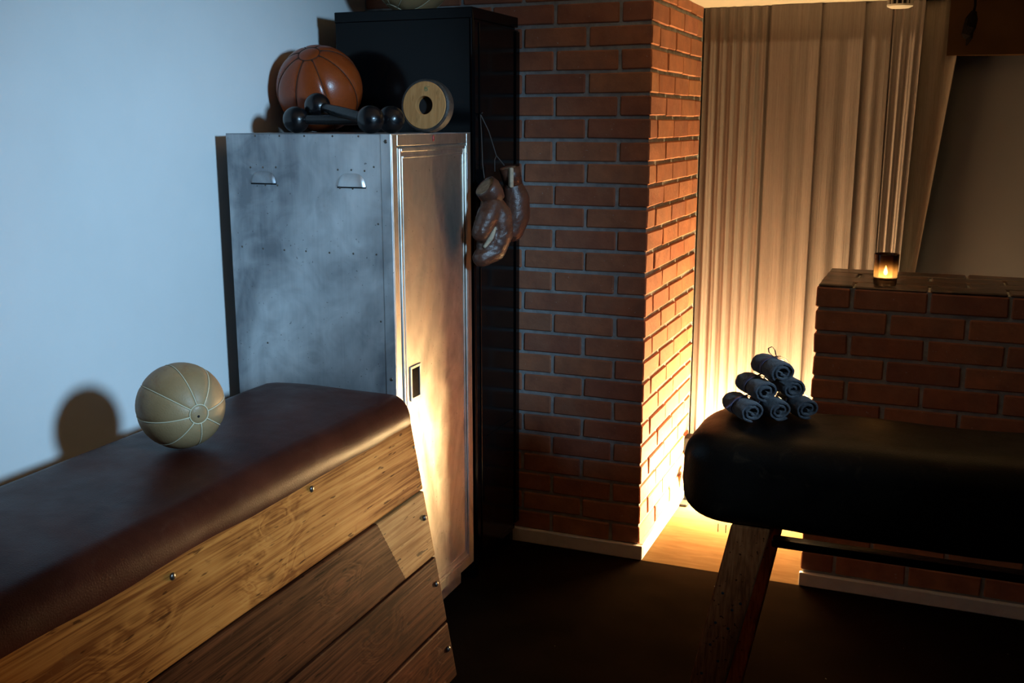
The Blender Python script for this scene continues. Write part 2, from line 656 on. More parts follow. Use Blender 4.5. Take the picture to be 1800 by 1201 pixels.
curtain_mat('cream_curtain', (0.155, 0.130, 0.126), (0.235, 0.204, 0.20))
curtain_mat('taupe_curtain', (0.13, 0.105, 0.09), (0.18, 0.15, 0.13))


def curtain_sheet(name, parent, mat, x_left, x_right, ybase, z0, z1, fold, cols, rows=14, th=0.003):
    bm = bmesh.new()
    F, B = [], []
    for j in range(rows + 1):
        z = z0 + (z1 - z0) * j / rows
        fr, br = [], []
        for i in range(cols + 1):
            s = i / cols
            xl, xr = x_left(z), x_right(z)
            x = xl + (xr - xl) * s
            y = ybase + fold(s, z)
            fr.append(bm.verts.new((x, y, z)))
            br.append(bm.verts.new((x, y + th, z)))
        F.append(fr)
        B.append(br)
    for j in range(rows):
        for i in range(cols):
            bm.faces.new((F[j][i], F[j][i + 1], F[j + 1][i + 1], F[j + 1][i]))
            bm.faces.new((B[j][i], B[j + 1][i], B[j + 1][i + 1], B[j][i + 1]))
        bm.faces.new((F[j][0], F[j + 1][0], B[j + 1][0], B[j][0]))
        bm.faces.new((F[j][cols], B[j][cols], B[j + 1][cols], F[j + 1][cols]))
    for i in range(cols):
        bm.faces.new((F[0][i], B[0][i], B[0][i + 1], F[0][i + 1]))
        bm.faces.new((F[rows][i], F[rows][i + 1], B[rows][i + 1], B[rows][i]))
    return obj(name, bm, mat, parent, smooth=True)


rt = empty('string_curtain', (0, 0, 0), 'cream pleated string curtain hanging at the end of the passage', 'curtain')


def pl(n, amp, ph=0.0, sh=1.0):
    return lambda s, z: amp * math.sin(2 * math.pi * n * s + ph + 0.25 * math.sin(z * 2.1 + s * 9)) + amp * 0.4 * math.sin(2 * math.pi * n * 2.3 * s + 1.3 + z * 0.3)


K = lambda c: (lambda z: c)
curtain_sheet('pleated_drop', rt, 'cream_curtain', K(-0.991), K(-0.695), 4.675, 0.012, ZC - 0.002, pl(6.5, 0.007), 110)
curtain_sheet('flat_drop', rt, 'cream_curtain', K(-0.705), K(-0.500), 4.652, 0.012, ZC - 0.002, pl(1.6, 0.004, 0.5), 50)
curtain_sheet('flat_drop', rt, 'cream_curtain', K(-0.520), K(-0.330), 4.662, 0.012, ZC - 0.002, pl(1.3, 0.005, 2.0), 50)
curtain_sheet('flat_drop', rt, 'cream_curtain', K(-0.345), K(-0.225), 4.673, 0.012, ZC - 0.002, pl(1.2, 0.004, 1.0), 40)
curtain_sheet('pleated_drop', rt, 'cream_curtain', K(-0.240), lambda z: -0.117 + 0.022 * (z - 1.5), 4.685, 0.012, ZC - 0.002, pl(3.5, 0.005, 0.7), 60)
xdiag = lambda z: -0.06 + (z - 1.098) * 0.104
o = curtain_sheet('side_drape', None, 'taupe_curtain', K(-0.20), xdiag, 4.722, 0.012, ZC - 0.002, pl(1.5, 0.008, 0.3), 50)
o['label'] = 'dim taupe drape swept aside at the right of the cream curtain'
o['category'] = 'curtain'

# dark hanging tassel near the top of the drape
t = empty('hanging_tassel', (0.066, 4.66, 2.02), 'small black ragged tassel hanging high beside the swept drape', 'tassel')
bm = bmesh.new()
tube(bm, [(0.012, 0, 0.165), (0.014, 0, 0.13), (0.010, 0, 0.10)], 0.005, 8)
obj('loop', bm, 'dark_tassel', t, smooth=True)
bm = bmesh.new()
tube(bm, [(0.012, 0, 0.11), (0.006, 0, 0.08), (0.0, 0, 0.05), (-0.010, 0, 0.02), (-0.014, 0, 0.005)], [0.010, 0.022, 0.025, 0.02, 0.006], 9)
for v in bm.verts:
    v.co += Vector((noise.noise(v.co * 90) * 0.006, noise.noise(v.co * 80 + Vector((5, 0, 0))) * 0.004, 0))
obj('head', bm, 'dark_tassel', t)
bm = bmesh.new()
tube(bm, [(0.008, 0.004, 0.04), (0.004, 0.004, 0.01), (-0.006, 0.004, -0.02)], [0.010, 0.012, 0.003], 7)
obj('fringe', bm, 'dark_tassel', t)

# ------------------------------------------------------------------ smoke detector
t = empty('smoke_detector', (-0.19, 4.46, ZC), 'round white smoke detector on the cream ceiling', 'smoke detector')
bm = bmesh.new()
lathe(bm, [(0, 0), (0.056, 0), (0.056, -0.012), (0.05, -0.016), (0, -0.016)], 28)
obj('mounting_base', bm, 'white_plastic', t, smooth='auto')
bm = bmesh.new()
lathe(bm, [(0, -0.016), (0.040, -0.016), (0.040, -0.040), (0, -0.040)], 28)
obj('vent_core', bm, 'dark_hole', t, smooth='auto')
for k in range(14):
    a = 2 * math.pi * k / 14
    bm = bxm(0.040, 0.048, -0.0022, 0.0022, -0.040, -0.016)
    obj('vent_rib', bm, 'white_plastic', t, rot=(0, 0, a))
bm = bmesh.new()
lathe(bm, [(0, -0.0395), (0.049, -0.0395), (0.048, -0.046), (0.036, -0.052), (0, -0.054)], 28)
obj('cover', bm, 'white_plastic', t, smooth='auto')

# ------------------------------------------------------------------ wall socket on the pier side
t = empty('wall_socket', (XC, 4.60, 0.20), 'black box socket low on the lit pier side beside the curtain', 'socket')
obj('housing', bxm(0.0, 0.045, -0.04, 0.04, 0.0, 0.085, bev=0.004, seg=2), 'black_plastic', t)
obj('face_plate', bxm(0.045, 0.048, -0.03, 0.03, 0.012, 0.073, bev=0.001), 'black_plastic', t)

# ------------------------------------------------------------------ floor lamp glowing behind the gym horse
m, nt, b = new_mat('lamp_glow')
b.inputs['Base Color'].default_value = (0.9, 0.75, 0.5, 1)
b.inputs['Emission Color'].default_value = (1.0, 0.67, 0.30, 1)
b.inputs['Emission Strength'].default_value = 1100.0
M['lamp_glow'] = m
t = empty('tube_lamp', (-0.70, 4.50, 0.0), 'glowing tube lamp low on the passage floor before the curtain', 'lamp')
bm = bmesh.new()
tube(bm, [(-0.25, 0, 0.13), (0.25, 0, 0.13)], 0.028, 14)
obj('glowing_tube', bm, 'lamp_glow', t, smooth='auto')
for x in (-0.262, 0.262):
    bm = bmesh.new()
    tube(bm, [(x - 0.012, 0, 0.13), (x + 0.012, 0, 0.13)], 0.031, 16)
    obj('end_cap', bm, 'black_plastic', t, smooth='auto')
    bm = bmesh.new()
    box(bm, x - 0.008, x + 0.008, -0.008, 0.008, 0.012, 0.115)
    obj('stand', bm, 'black_plastic', t)
    obj('foot', bxm(x - 0.02, x + 0.02, -0.07, 0.07, 0.0, 0.012, bev=0.003), 'black_plastic', t)

# ------------------------------------------------------------------ silver locker
SX0, SX1, SY0, SY1, SZ = -2.10, -1.51, 2.78, 3.352, 1.667
t = empty('steel_locker', (0, 0, 0), 'bare brushed steel locker with a framed narrow door', 'locker')
obj('body', bxm(SX0, SX1 - 0.016, SY0 + 0.003, SY1, 0.085, SZ - 0.002, bev=0.002), 'steel', t)
obj('plinth', bxm(SX0 + 0.02, SX1 - 0.045, SY0 + 0.03, SY1 - 0.02, 0.0, 0.085), 'steel_door', t)
obj('side_panel', bxm(SX0, SX1 - 0.036, SY0, SY0 + 0.003, 0.085, SZ), 'steel', t)
obj('corner_strip', bxm(SX1 - 0.0345, SX1, SY0 - 0.003, SY0 + 0.004, 0.085, SZ, bev=0.001), 'steel', t)
obj('top_panel', bxm(SX0, SX1, SY0, SY1, SZ - 0.002, SZ, bev=0.0005), 'steel', t)


def frame_x(name, x0, x1, y0, y1, z0, z1, w, mat, parent, bev=0.002, wt=None):
    """rectangular frame lying in a plane of constant x"""
    wt = wt or w
    bm = bmesh.new()
    box(bm, x0, x1, y0, y0 + w, z0, z1, bev)
    box(bm, x0, x1, y1 - w, y1, z0, z1, bev)
    box(bm, x0, x1, y0 + w, y1 - w, z1 - wt, z1, bev)
    box(bm, x0, x1, y0 + w, y1 - w, z0, z0 + wt, bev)
    return obj(name, bm, mat, parent)


frame_x('door_surround', SX1 - 0.016, SX1, SY0 + 0.004, SY1, 0.085, SZ - 0.002, 0.034, 'steel_door', t)
dr = obj('door', bxm(SX1 - 0.0155, SX1 - 0.003, SY0 + 0.0405, SY1 - 0.0365, 0.1215, SZ - 0.0385, bev=0.003), 'steel_door', t)
frame_x('door_moulding', SX1 - 0.003, SX1 + 0.004, SY0 + 0.044, SY1 - 0.040, 0.125, SZ - 0.042, 0.012, 'steel_door', dr, 0.0025)
frame_x('inner_moulding', SX1 - 0.003, SX1 + 0.0005, SY0 + 0.066, SY1 - 0.060, 0.150, SZ - 0.066, 0.007, 'steel_door', dr, 0.0015)
frame_x('slot_frame', SX1 - 0.003, SX1 + 0.002, 2.872, 2.945, 0.826, 0.940, 0.010, 'steel_door', dr, 0.0015)
obj('slot', bxm(SX1 - 0.003, SX1 - 0.0015, 2.882, 2.935, 0.836, 0.930), 'black_gloss', dr)
bm = bmesh.new()
sphere(bm, (SX1 + 0.001, 3.06, 1.651), 0.008, 12, 8, (0.5, 0.7, 1.3))
obj('lock_plug', bm, 'red_enamel', t, smooth=True)
obj('hinge', bxm(SX1 - 0.002, SX1 + 0.004, SY1 - 0.041, SY1 - 0.033, 1.508, 1.598, bev=0.002), 'steel', t)


# embossed louvre vents: quarter shells open at the bottom
def louvre(parent, cx, cz, w, h):
    bm = bmesh.new()
    nu, nv = 16, 6
    rows = []
    for j in range(nv + 1):
        row = []
        q = j / nv
        for i in range(nu + 1):
            p = -1 + 2 * i / nu
            zz = q
            edge = (max(0.0, 1 - abs(p) ** 5)) ** 0.5
            topf = (1 - abs(p) ** 4 * 0.45)
            z = h * topf * zz
            dep = 0.011 * edge * (1 - zz ** 3)
            row.append(bm.verts.new((cx + p * w / 2 * (1 - 0.12 * zz), SY0 - 0.0005 - dep, cz - h / 2 + z)))
        rows.append(row)
    for j in range(nv):
        for i in range(nu):
            bm.faces.new((rows[j][i], rows[j][i + 1], rows[j + 1][i + 1], rows[j + 1][i]))
    lv = obj('louvre_vent', bm, 'steel', parent, smooth=True)
    obj('slit', bxm(cx - w / 2, cx + w / 2, SY0 - 0.0012, SY0 - 0.0004, cz - h / 2 - 0.005, cz - h / 2 + 0.004), 'dark_hole', lv)


louvre(t, -1.966, 1.533, 0.094, 0.036)
louvre(t, -1.649, 1.530, 0.100, 0.040)
bm = bmesh.new()
RV = [(-2.013, 1.562), (-1.966, 1.563), (-1.918, 1.564), (-1.695, 1.560), (-1.648, 1.560), (-1.602, 1.558), (-1.98, 1.307), (-1.90, 1.306), (-1.82, 1.306), (-1.735, 1.305), (-1.65, 1.306), (-1.569, 1.307),
      (-1.99, 1.660), (-1.90, 1.660), (-1.81, 1.660), (-1.71, 1.660), (-1.62, 1.660), (-1.69, 1.505), (-1.645, 1.504), (-1.96, 1.508), (-1.915, 1.508), (-1.57, 1.57), (-2.06, 1.31), (-1.56, 1.40), (-1.56, 1.1), (-1.98, 1.0)]
for (x, z) in RV:
    sphere(bm, (x, SY0 - 0.0005, z), 0.0032, 8, 5, (1, 0.5, 1))
for z in (1.645, 0.92):
    sphere(bm, (SX1 - 0.017, SY0 - 0.0032, z), 0.006, 10, 6, (1, 0.3, 1))
obj('rivets', bm, 'bolt_steel', t, smooth=True)['kind'] = 'stuff'

# ------------------------------------------------------------------ black locker
KX0, KX1, KY0, KY1, KZ = -2.04, -1.502, 3.362, 3.776, 2.082
t = empty('black_locker', (0, 0, 0), 'tall glossy black metal locker standing against the brick wall', 'locker')
obj('body', bxm(KX0, KX1 - 0.012, KY0, KY1, 0.06, KZ, bev=0.003, seg=2), 'black_gloss', t)
obj('top_lip', bxm(KX0 - 0.002, KX1, KY0 - 0.003, KY1, KZ - 0.035, KZ + 0.002, bev=0.003, seg=2), 'black_gloss', t)
bm = bmesh.new()
tube(bm, [(KX1 - 0.004, KY0 + 0.002, 0.06), (KX1 - 0.004, KY0 + 0.002, KZ - 0.01)], 0.005, 8)
obj('corner_rib', bm, 'black_gloss', t, smooth='auto')
dr = obj('door', bxm(KX1 - 0.012, KX1 + 0.004, KY0 + 0.045, KY1 - 0.006, 0.10, KZ - 0.045, bev=0.003, seg=2), 'black_gloss', t)
obj('door_edge', bxm(KX1 + 0.004, KX1 + 0.010, KY1 - 0.045, KY1 - 0.008, 0.10, KZ - 0.05, bev=0.003, seg=2), 'black_gloss', dr)
obj('frame_stile', bxm(KX1 - 0.012, KX1 + 0.001, KY0 + 0.008, KY0 + 0.040, 0.06, KZ - 0.04, bev=0.003, seg=2), 'black_gloss', t)
obj('lower_rail', bxm(KX1 + 0.004, KX1 + 0.0065, KY0 + 0.06, KY1 - 0.06, 0.30, 0.55, bev=0.0015), 'black_gloss', dr)
for y in (KY0 + 0.02, KY1 - 0.05):
    obj('foot', bxm(KX1 - 0.06, KX1 - 0.015, y, y + 0.035, 0.0, 0.06, bev=0.003), 'black_gloss', t)
for y in (KY0 + 0.02, KY1 - 0.05):
    obj('foot', bxm(KX0 + 0.02, KX0 + 0.06, y, y + 0.035, 0.0, 0.06, bev=0.003), 'black_gloss', t)


# ------------------------------------------------------------------ medicine balls
def medicine_ball(name, loc, r, pole, spin, leath, threadmat, capang, label, npan=8, stitch=0.0014):
    z = Vector(pole).normalized()
    q = Vector((0, 0, 1)).rotation_difference(z) @ Matrix.Rotation(spin, 3, 'Z').to_quaternion()
    t = empty(name, loc, label, 'medicine ball', None, (q.w, q.x, q.y, q.z))
    bm = bmesh.new()
    sphere(bm, (0, 0, 0), r * 0.975, 32, 20)
    obj('core', bm, 'dark_thread', t, smooth=True)
    # one gore panel between two seams
    dl = 2 * math.pi / npan
    bm = bmesh.new()
    nu, nv = 12, 22
    G = []
    for j in range(nv + 1):
        th = capang + (math.pi - 2 * capang) * j / nv
        row = []
        for i in range(nu + 1):
            # denser near the seams
            s = 0.5 - 0.5 * math.cos(math.pi * i / nu)
            lo = (s - 0.5) * dl
            du = min(s, 1 - s) * dl * math.sin(th) * r
            dv = min(th - capang, math.pi - capang - th) * r
            e = min(du, dv)
            rr = r * (1 - 0.022 * math.exp(-(e / (0.035 * r)) ** 1.2) - 0.006 * math.exp(-(e / (0.12 * r))))
            row.append(bm.verts.new((rr * math.sin(th) * math.cos(lo), rr * math.sin(th) * math.sin(lo), rr * math.cos(th))))
        G.append(row)
    for j in range(nv):
        for i in range(nu):
            bm.faces.new((G[j][i], G[j + 1][i], G[j + 1][i + 1], G[j][i + 1]))
    first = obj('panel', bm, leath, t, rot=(0, 0, 0), smooth=True)
    for k in range(1, npan):
        link('panel', first.data, None, t, rot=(0, 0, k * dl))
    bm = bmesh.new()
    prof = []
    for j in range(9):
        th = capang * j / 8
        e = (capang - th) * r
        rr = r * (1 - 0.022 * math.exp(-(e / (0.035 * r)) ** 1.2) - 0.004)
        prof.append((rr * math.sin(th), rr * math.cos(th)))
    lathe(bm, prof, 28)
    c = obj('end_cap', bm, leath, t, smooth=True)
    link('end_cap', c.data, None, t, rot=(math.pi, 0, 0))
    # stitched seams
    bm = bmesh.new()
    rs = r * 0.984
    for k in range(npan):
        lo = (k + 0.5) * dl
        pts = []
        for j in range(25):
            th = capang + (math.pi - 2 * capang) * j / 24
            pts.append((rs * math.sin(th) * math.cos(lo), rs * math.sin(th) * math.sin(lo), rs * math.cos(th)))
        tube(bm, pts, stitch, 6)
    for sgn in (1, -1):
        pts = [(rs * math.sin(capang) * math.cos(a), rs * math.sin(capang) * math.sin(a), sgn * rs * math.cos(capang)) for a in [2 * math.pi * i / 28 for i in range(28)]]
        tube(bm, pts, stitch, 6, closed=True)
    obj('seam', bm, threadmat, t, smooth=True)
    return t


Rr = Vector((0.9271, 0.3749, 0))
Ff = Vector((-0.3669, 0.9073, -0.2051))
Uu = Rr.cross(Ff)


def dirc(a, b2, c):
    return Rr * a + Uu * b2 - Ff * c


CB = medicine_ball('medicine_ball', (-1.703, 2.016, 1.012), 0.1075, dirc(0.658, -0.158, 0.736), 0.1, 'cream_leather', 'thread', 0.225,
                   'cream leather medicine ball resting on the vaulting box')
bm = bmesh.new()
lathe(bm, [(0, 0.1072), (0.0035, 0.1072), (0.003, 0.1078), (0, 0.1078)], 8)
obj('lace_hole', bm, 'dark_hole', CB, rot=(0.045, 0.02, 0))
medicine_ball('medicine_ball', (-2.008, 3.192, SZ + 0.1475), 0.1475, dirc(-0.116, 0.653, 0.748), 0.35, 'orange_leather', 'dark_thread', 0.26,
              'large burnt orange leather medicine ball on the steel locker', stitch=0.0012)
medicine_ball('medicine_ball', (-1.835, 3.57, KZ + 0.002 + 0.15), 0.15, (0.3, 0.25, 0.8), 0.2, 'cream_leather', 'thread', 0.25,
              'tan leather medicine ball on top of the black locker')


# ------------------------------------------------------------------ dumbbells
def dumbbell(a, b2, r, label):
    a, b2 = Vector(a), Vector(b2)
    mid = (a + b2) / 2
    t = empty('dumbbell', mid, label, 'dumbbell', 'black ball dumbbells on the steel locker')
    ax = (b2 - a)
    L = ax.length
    q = Vector((1, 0, 0)).rotation_difference(ax.normalized())
    t.rotation_mode = 'QUATERNION'
    t.rotation_quaternion = q
    for s in (-1, 1):
        bm = bmesh.new()
        sphere(bm, (s * L / 2, 0, 0), r, 28, 18)
        obj('weight_ball', bm, 'black_iron', t, smooth=True)
    bm = bmesh.new()
    n = 14
    pts = [(-L / 2 + L * i / n, 0, 0) for i in range(n + 1)]
    rad = [0.0135 + 0.004 * math.cos((i / n - 0.5) * math.pi) for i in range(n + 1)]
    tube(bm, pts, rad, 14)
    obj('handle', bm, 'black_iron', t, smooth=True)
    return t


dumbbell((-1.932, 2.925, SZ + 0.0425), (-1.598, 2.945, SZ + 0.0425), 0.0425, 'black ball dumbbell lying flat along the top of the steel locker')
dumbbell((-1.880, 2.972, 1.752), (-1.618, 2.852, SZ + 0.0425), 0.0425, 'black ball dumbbell propped up across the other dumbbell handle')

# ------------------------------------------------------------------ wooden disc
dc = Vector((-1.525, 3.06, SZ + 0.084))
nrm = dirc(-0.34, -0.10, 0.93).normalized()
q = Vector((0, 0, 1)).rotation_difference(nrm)
t = empty('wooden_disc', dc, 'pale wooden disc with dark centre hole and black rim beside the dumbbells', 'disc', None, (q.w, q.x, q.y, q.z))
bm = bmesh.new()
lathe(bm, [(0.073, 0.030), (0.078, 0.030), (0.083, 0.024), (0.084, 0.0), (0.083, -0.012), (0.076, -0.020), (0, -0.020)], 40)
obj('rim', bm, 'rim_leather', t, smooth='auto')
wood('disc_wood', (0.42, 0.19, 0.068), (0.50, 0.235, 0.086), (0.56, 0.275, 0.105), gscale=(5, 1.2, 5), fleck=0.4)
bm = bmesh.new()
lathe(bm, [(0.0285, 0.006), (0.0285, 0.031), (0.030, 0.0325), (0.0725, 0.0325), (0.0745, 0.030), (0.0745, 0.006)], 40)
obj('face_board', bm, 'disc_wood', t, smooth='auto')
bm = bmesh.new()
lathe(bm, [(0, 0.008), (0.030, 0.008), (0.030, 0.006), (0, 0.006)], 24)
obj('hole_bottom', bm, 'dark_hole', t)
# green pencilled 6 with a tail near the top of the face
UP = q.inverted() @ Vector((0, 0, 1))
UP.z = 0
UP.normalize()
RT = UP.cross(Vector((0, 0, 1)))
c0 = UP * 0.052 + RT * 0.006 + Vector((0, 0, 0.0327))
bm = bmesh.new()
P2 = []
for i in range(15):
    a = 2 * math.pi * i / 14
    P2.append(c0 + RT * (0.0055 * math.cos(a)) + UP * (0.0050 * math.sin(a) - 0.003))
tube(bm, P2, 0.0008, 5)
tube(bm, [c0 + RT * -0.0055 + UP * -0.003, c0 + RT * -0.004 + UP * 0.004, c0 + RT * 0.002 + UP * 0.008], 0.0008, 5)
tube(bm, [c0 + RT * 0.003 + UP * 0.004, c0 + RT * 0.012 + UP * 0.005], 0.0007, 5)
tube(bm, [c0 + RT * 0.000 + UP * 0.001, c0 + RT * 0.001 + UP * -0.004], 0.0012, 5)
obj('ink_mark', bm, 'green_ink', t)


# ------------------------------------------------------------------ boxing gloves
def metaball_mesh(name, balls, mat, parent, vox, smooth_it=8, wrinkle=0.0, wscale=40):
    """union of tapered chains -> one continuous skin"""
    bm = bmesh.new()
    for (p, r, sc) in balls:
        sphere(bm, p, r, 14, 9, sc)
    me = bpy.data.meshes.new(name)
    bm.to_mesh(me)
    bm.free()
    o = bpy.data.objects.new(name, me)
    COL.objects.link(o)
    rm = o.modifiers.new('r', 'REMESH')
    rm.mode = 'VOXEL'
    rm.voxel_size = vox * 1.15
    sm = o.modifiers.new('s', 'SMOOTH')
    sm.factor = 0.6
    sm.iterations = smooth_it
    dg = bpy.context.evaluated_depsgraph_get()
    me2 = bpy.data.meshes.new_from_object(o.evaluated_get(dg))
    bpy.data.objects.remove(o)
    bpy.data.meshes.remove(me)
    for v in me2.vertices:
        if wrinkle:
            w = noise.noise(Vector((v.co.x * wscale, v.co.y * wscale, v.co.z * wscale * 2.0)))
            v.co += v.normal * w * wrinkle
    for p in me2.polygons:
        p.use_smooth = True
    me2.name = name
    return link(name, me2, mat, parent)


def chain(pts, rads, n=8, sc=(1, 1, 1)):
    out = []
    for i in range(len(pts) - 1):
        a, b2 = Vector(pts[i]), Vector(pts[i + 1])
        for k in range(n):
            s = k / n
            out.append((a.lerp(b2, s), rads[i] + (rads[i + 1] - rads[i]) * s, sc))
    out.append((Vector(pts[-1]), rads[-1], sc))
    return out


U0 = Vector((0.6, 0.8, 0))
N0 = Vector((0.8, -0.6, 0))


def glove(P0, label, kind):
    """local x = image right along the locker front, y = out towards the viewer, z = up"""
    t = empty('boxing_glove', P0, label, 'boxing glove', 'pair of old boxing gloves')
    ang = math.atan2(U0.y, U0.x)
    t.rotation_euler = (0, 0, ang)
    # local frame: X along U0; Y = perpendicular (away from the viewer); viewer side is -Y
    sx, sz = 0.00238, 0.00209

    def p(px, py, n=0.0):
        return (px * sx, -n, -py * sz)
    if kind == 0:      # seen from the palm side, fingers curled to the left
        body = chain([p(3, -30), p(13, -12, 0.006), p(16, 16, 0.006), p(6, 44, 0.002), p(-14, 56)], [0.040, 0.047, 0.046, 0.042, 0.033], 11)
        body += chain([p(2, -28, 0.010), p(-9, -12, 0.02), p(-20, 14, 0.018)], [0.038, 0.038, 0.031], 11)
        body += chain([p(0, -6, 0.004), p(-3, 18, 0.002), p(-6, 38, -0.002)], [0.036, 0.037, 0.034], 9)
        metaball_mesh('mitt', body, 'glove_leather', t, 0.004, 6, 0.0016, 60)
        lin = chain([p(0, 6, 0.034), p(-7, 22, 0.036), p(-15, 36, 0.026)], [0.008, 0.010, 0.008], 10)
        metaball_mesh('palm_lining', lin, 'lining', t, 0.004, 3)
        cf = bmesh.new()
        tube(cf, [p(8, -36), p(3, -46), p(-3, -56), p(-8, -61)], [0.038, 0.043, 0.044, 0.041], 20, cap=False)
        obj('cuff', cf, 'glove_leather', t, smooth=True).modifiers.new('th', 'SOLIDIFY').thickness = 0.004
        cf = bmesh.new()
        tube(cf, [p(-2, -54), p(-7.5, -60.5)], [0.038, 0.0395], 20)
        obj('cuff_lining', cf, 'lining', t, smooth='auto')
    else:              # seen from the back, hanging straight
        body = chain([p(-4, -24), p(1, -4), p(1, 22), p(-5, 48)], [0.040, 0.052, 0.054, 0.043], 11, (1, 0.85, 1))
        body += chain([p(-4, -10, -0.01), p(-14, 20, -0.02)], [0.034, 0.026], 9)
        metaball_mesh('mitt', body, 'glove_leather', t, 0.004, 9, 0.0011, 70)
        cf = bmesh.new()
        tube(cf, [p(-4, -30), p(-8, -46), p(-11, -60)], [0.034, 0.036, 0.038], 20, cap=False)
        obj('cuff', cf, 'glove_leather', t, smooth=True).modifiers.new('th', 'SOLIDIFY').thickness = 0.004
        cf = bmesh.new()
        tube(cf, [p(-7.5, -45), p(-10.5, -58)], [0.033, 0.0345], 20)
        obj('cuff_lining', cf, 'lining', t, smooth='auto')
        obj('lace_flap', bxm(-0.050, -0.034, -0.045, -0.026, 0.055, 0.126, bev=0.005, seg=2), 'lining', t)
    return t


glove((-1.412, 3.290, 1.364), 'brown leather boxing glove in front with curled fingers and pale lining', 0)
glove((-1.415, 3.535, 1.418), 'darker brown boxing glove hanging behind the other next to the bricks', 1)
hk = empty('glove_cord', (-1.49, 3.40, 1.73), 'thin dark cord holding the boxing gloves on the black locker', 'cord')
bm = bmesh.new()
tube(bm, [(-0.004, 0.0, 0.0), (0.002, 0.06, -0.06), (0.02, 0.085, -0.145), (0.045, 0.10, -0.18)], 0.0022, 6)
obj('strand', bm, 'cord', hk, smooth=True)
bm = bmesh.new()
tube(bm, [(-0.004, 0.0, 0.0), (0.01, -0.02, -0.09), (0.03, -0.06, -0.17), (0.05, -0.085, -0.235)], 0.0018, 6)
obj('strand', bm, 'cord', hk, smooth=True)
bm = bmesh.new()
tube(bm, [(0.02, 0.085, -0.145), (0.022, 0.065, -0.16), (0.025, 0.06, -0.20)], 0.0018, 6)
obj('loose_end', bm, 'cord', hk, smooth=True)
bm = bmesh.new()
tube(bm, [(-0.012, 0.0, 0.0), (0.002, 0.0, 0.0), (0.004, 0.0, 0.006)], 0.003, 8)
obj('hook', bm, 'black_iron', hk, smooth=True)

# ------------------------------------------------------------------ vaulting box
BY0, BY1 = 1.12, 2.715
BXM = -1.695


def half_w(z):
    return 0.412 - 0.1785 * z


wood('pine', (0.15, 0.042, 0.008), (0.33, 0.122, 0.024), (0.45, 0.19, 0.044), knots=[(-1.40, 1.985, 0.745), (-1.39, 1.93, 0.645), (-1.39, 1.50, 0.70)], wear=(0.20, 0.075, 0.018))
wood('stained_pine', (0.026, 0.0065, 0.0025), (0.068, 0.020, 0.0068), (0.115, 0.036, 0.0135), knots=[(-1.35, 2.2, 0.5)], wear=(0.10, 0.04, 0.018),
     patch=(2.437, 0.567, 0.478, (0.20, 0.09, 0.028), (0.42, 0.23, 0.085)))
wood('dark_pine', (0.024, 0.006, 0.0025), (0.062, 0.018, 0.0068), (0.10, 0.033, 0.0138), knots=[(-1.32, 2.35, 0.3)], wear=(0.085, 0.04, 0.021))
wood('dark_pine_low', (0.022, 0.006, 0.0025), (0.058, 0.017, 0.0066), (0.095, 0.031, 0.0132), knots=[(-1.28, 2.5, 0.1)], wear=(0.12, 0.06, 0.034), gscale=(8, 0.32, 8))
t = empty('vaulting_box', (0, 0, 0), 'wooden vaulting box with a dark red leather top against the white wall', 'vaulting box')
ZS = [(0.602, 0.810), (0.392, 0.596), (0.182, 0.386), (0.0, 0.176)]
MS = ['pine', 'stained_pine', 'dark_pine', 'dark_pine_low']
TH = 0.026
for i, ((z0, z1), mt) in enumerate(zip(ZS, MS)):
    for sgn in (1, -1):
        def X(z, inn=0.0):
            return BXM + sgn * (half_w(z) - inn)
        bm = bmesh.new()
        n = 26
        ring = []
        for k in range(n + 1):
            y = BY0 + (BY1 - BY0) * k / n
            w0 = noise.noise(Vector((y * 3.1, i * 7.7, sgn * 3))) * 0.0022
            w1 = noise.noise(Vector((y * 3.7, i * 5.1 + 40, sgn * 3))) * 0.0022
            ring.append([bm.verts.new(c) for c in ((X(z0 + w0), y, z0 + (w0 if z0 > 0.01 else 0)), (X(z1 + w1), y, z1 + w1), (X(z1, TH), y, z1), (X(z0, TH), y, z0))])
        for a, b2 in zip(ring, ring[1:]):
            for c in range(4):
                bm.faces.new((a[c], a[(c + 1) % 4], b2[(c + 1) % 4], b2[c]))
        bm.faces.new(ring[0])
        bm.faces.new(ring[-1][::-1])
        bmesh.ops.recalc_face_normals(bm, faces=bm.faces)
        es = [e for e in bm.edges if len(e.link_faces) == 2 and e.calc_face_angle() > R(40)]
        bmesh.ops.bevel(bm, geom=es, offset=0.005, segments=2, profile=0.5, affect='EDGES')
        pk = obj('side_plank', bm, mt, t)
        if sgn == 1:
            SIDE = pk
            if i == 0:
                for (y, z) in ((1.62, 0.772), (2.154, 0.785)):
                    bm = bmesh.new()
                    sphere(bm, (X(z) + 0.001, y, z), 0.0085, 12, 8, (0.55, 1, 1))
                    obj('bolt', bm, 'bolt_steel', pk, smooth=True)
                for (z,) in ((0.735,), (0.665,)):
                    bm = bmesh.new()
                    sphere(bm, (X(z), BY1 - 0.012, z), 0.005, 10, 6, (0.6, 1, 1))
                    obj('nail', bm, 'bolt_steel', pk, smooth=True)
            else:
                z = z1 - 0.075
                bm = bmesh.new()
                sphere(bm, (X(z) + 0.002, BY1 - 0.03, z), 0.009, 12, 8, (0.7, 1, 1))
                obj('bolt', bm, 'bolt_steel', pk, smooth=True)
    for (ya, yb) in ((BY0 + 0.006, BY0 + 0.03), (BY1 - 0.03, BY1 - 0.006)):
        bm = bmesh.new()
        prism(bm, [(BXM - half_w(z0) + TH, z0), (BXM + half_w(z0) - TH, z0), (BXM + half_w(z1) - TH, z1), (BXM - half_w(z1) + TH, z1)], 1, ya, yb)
        bevel_all(bm, 0.002, 1)
        obj('end_board', bm, mt, t)
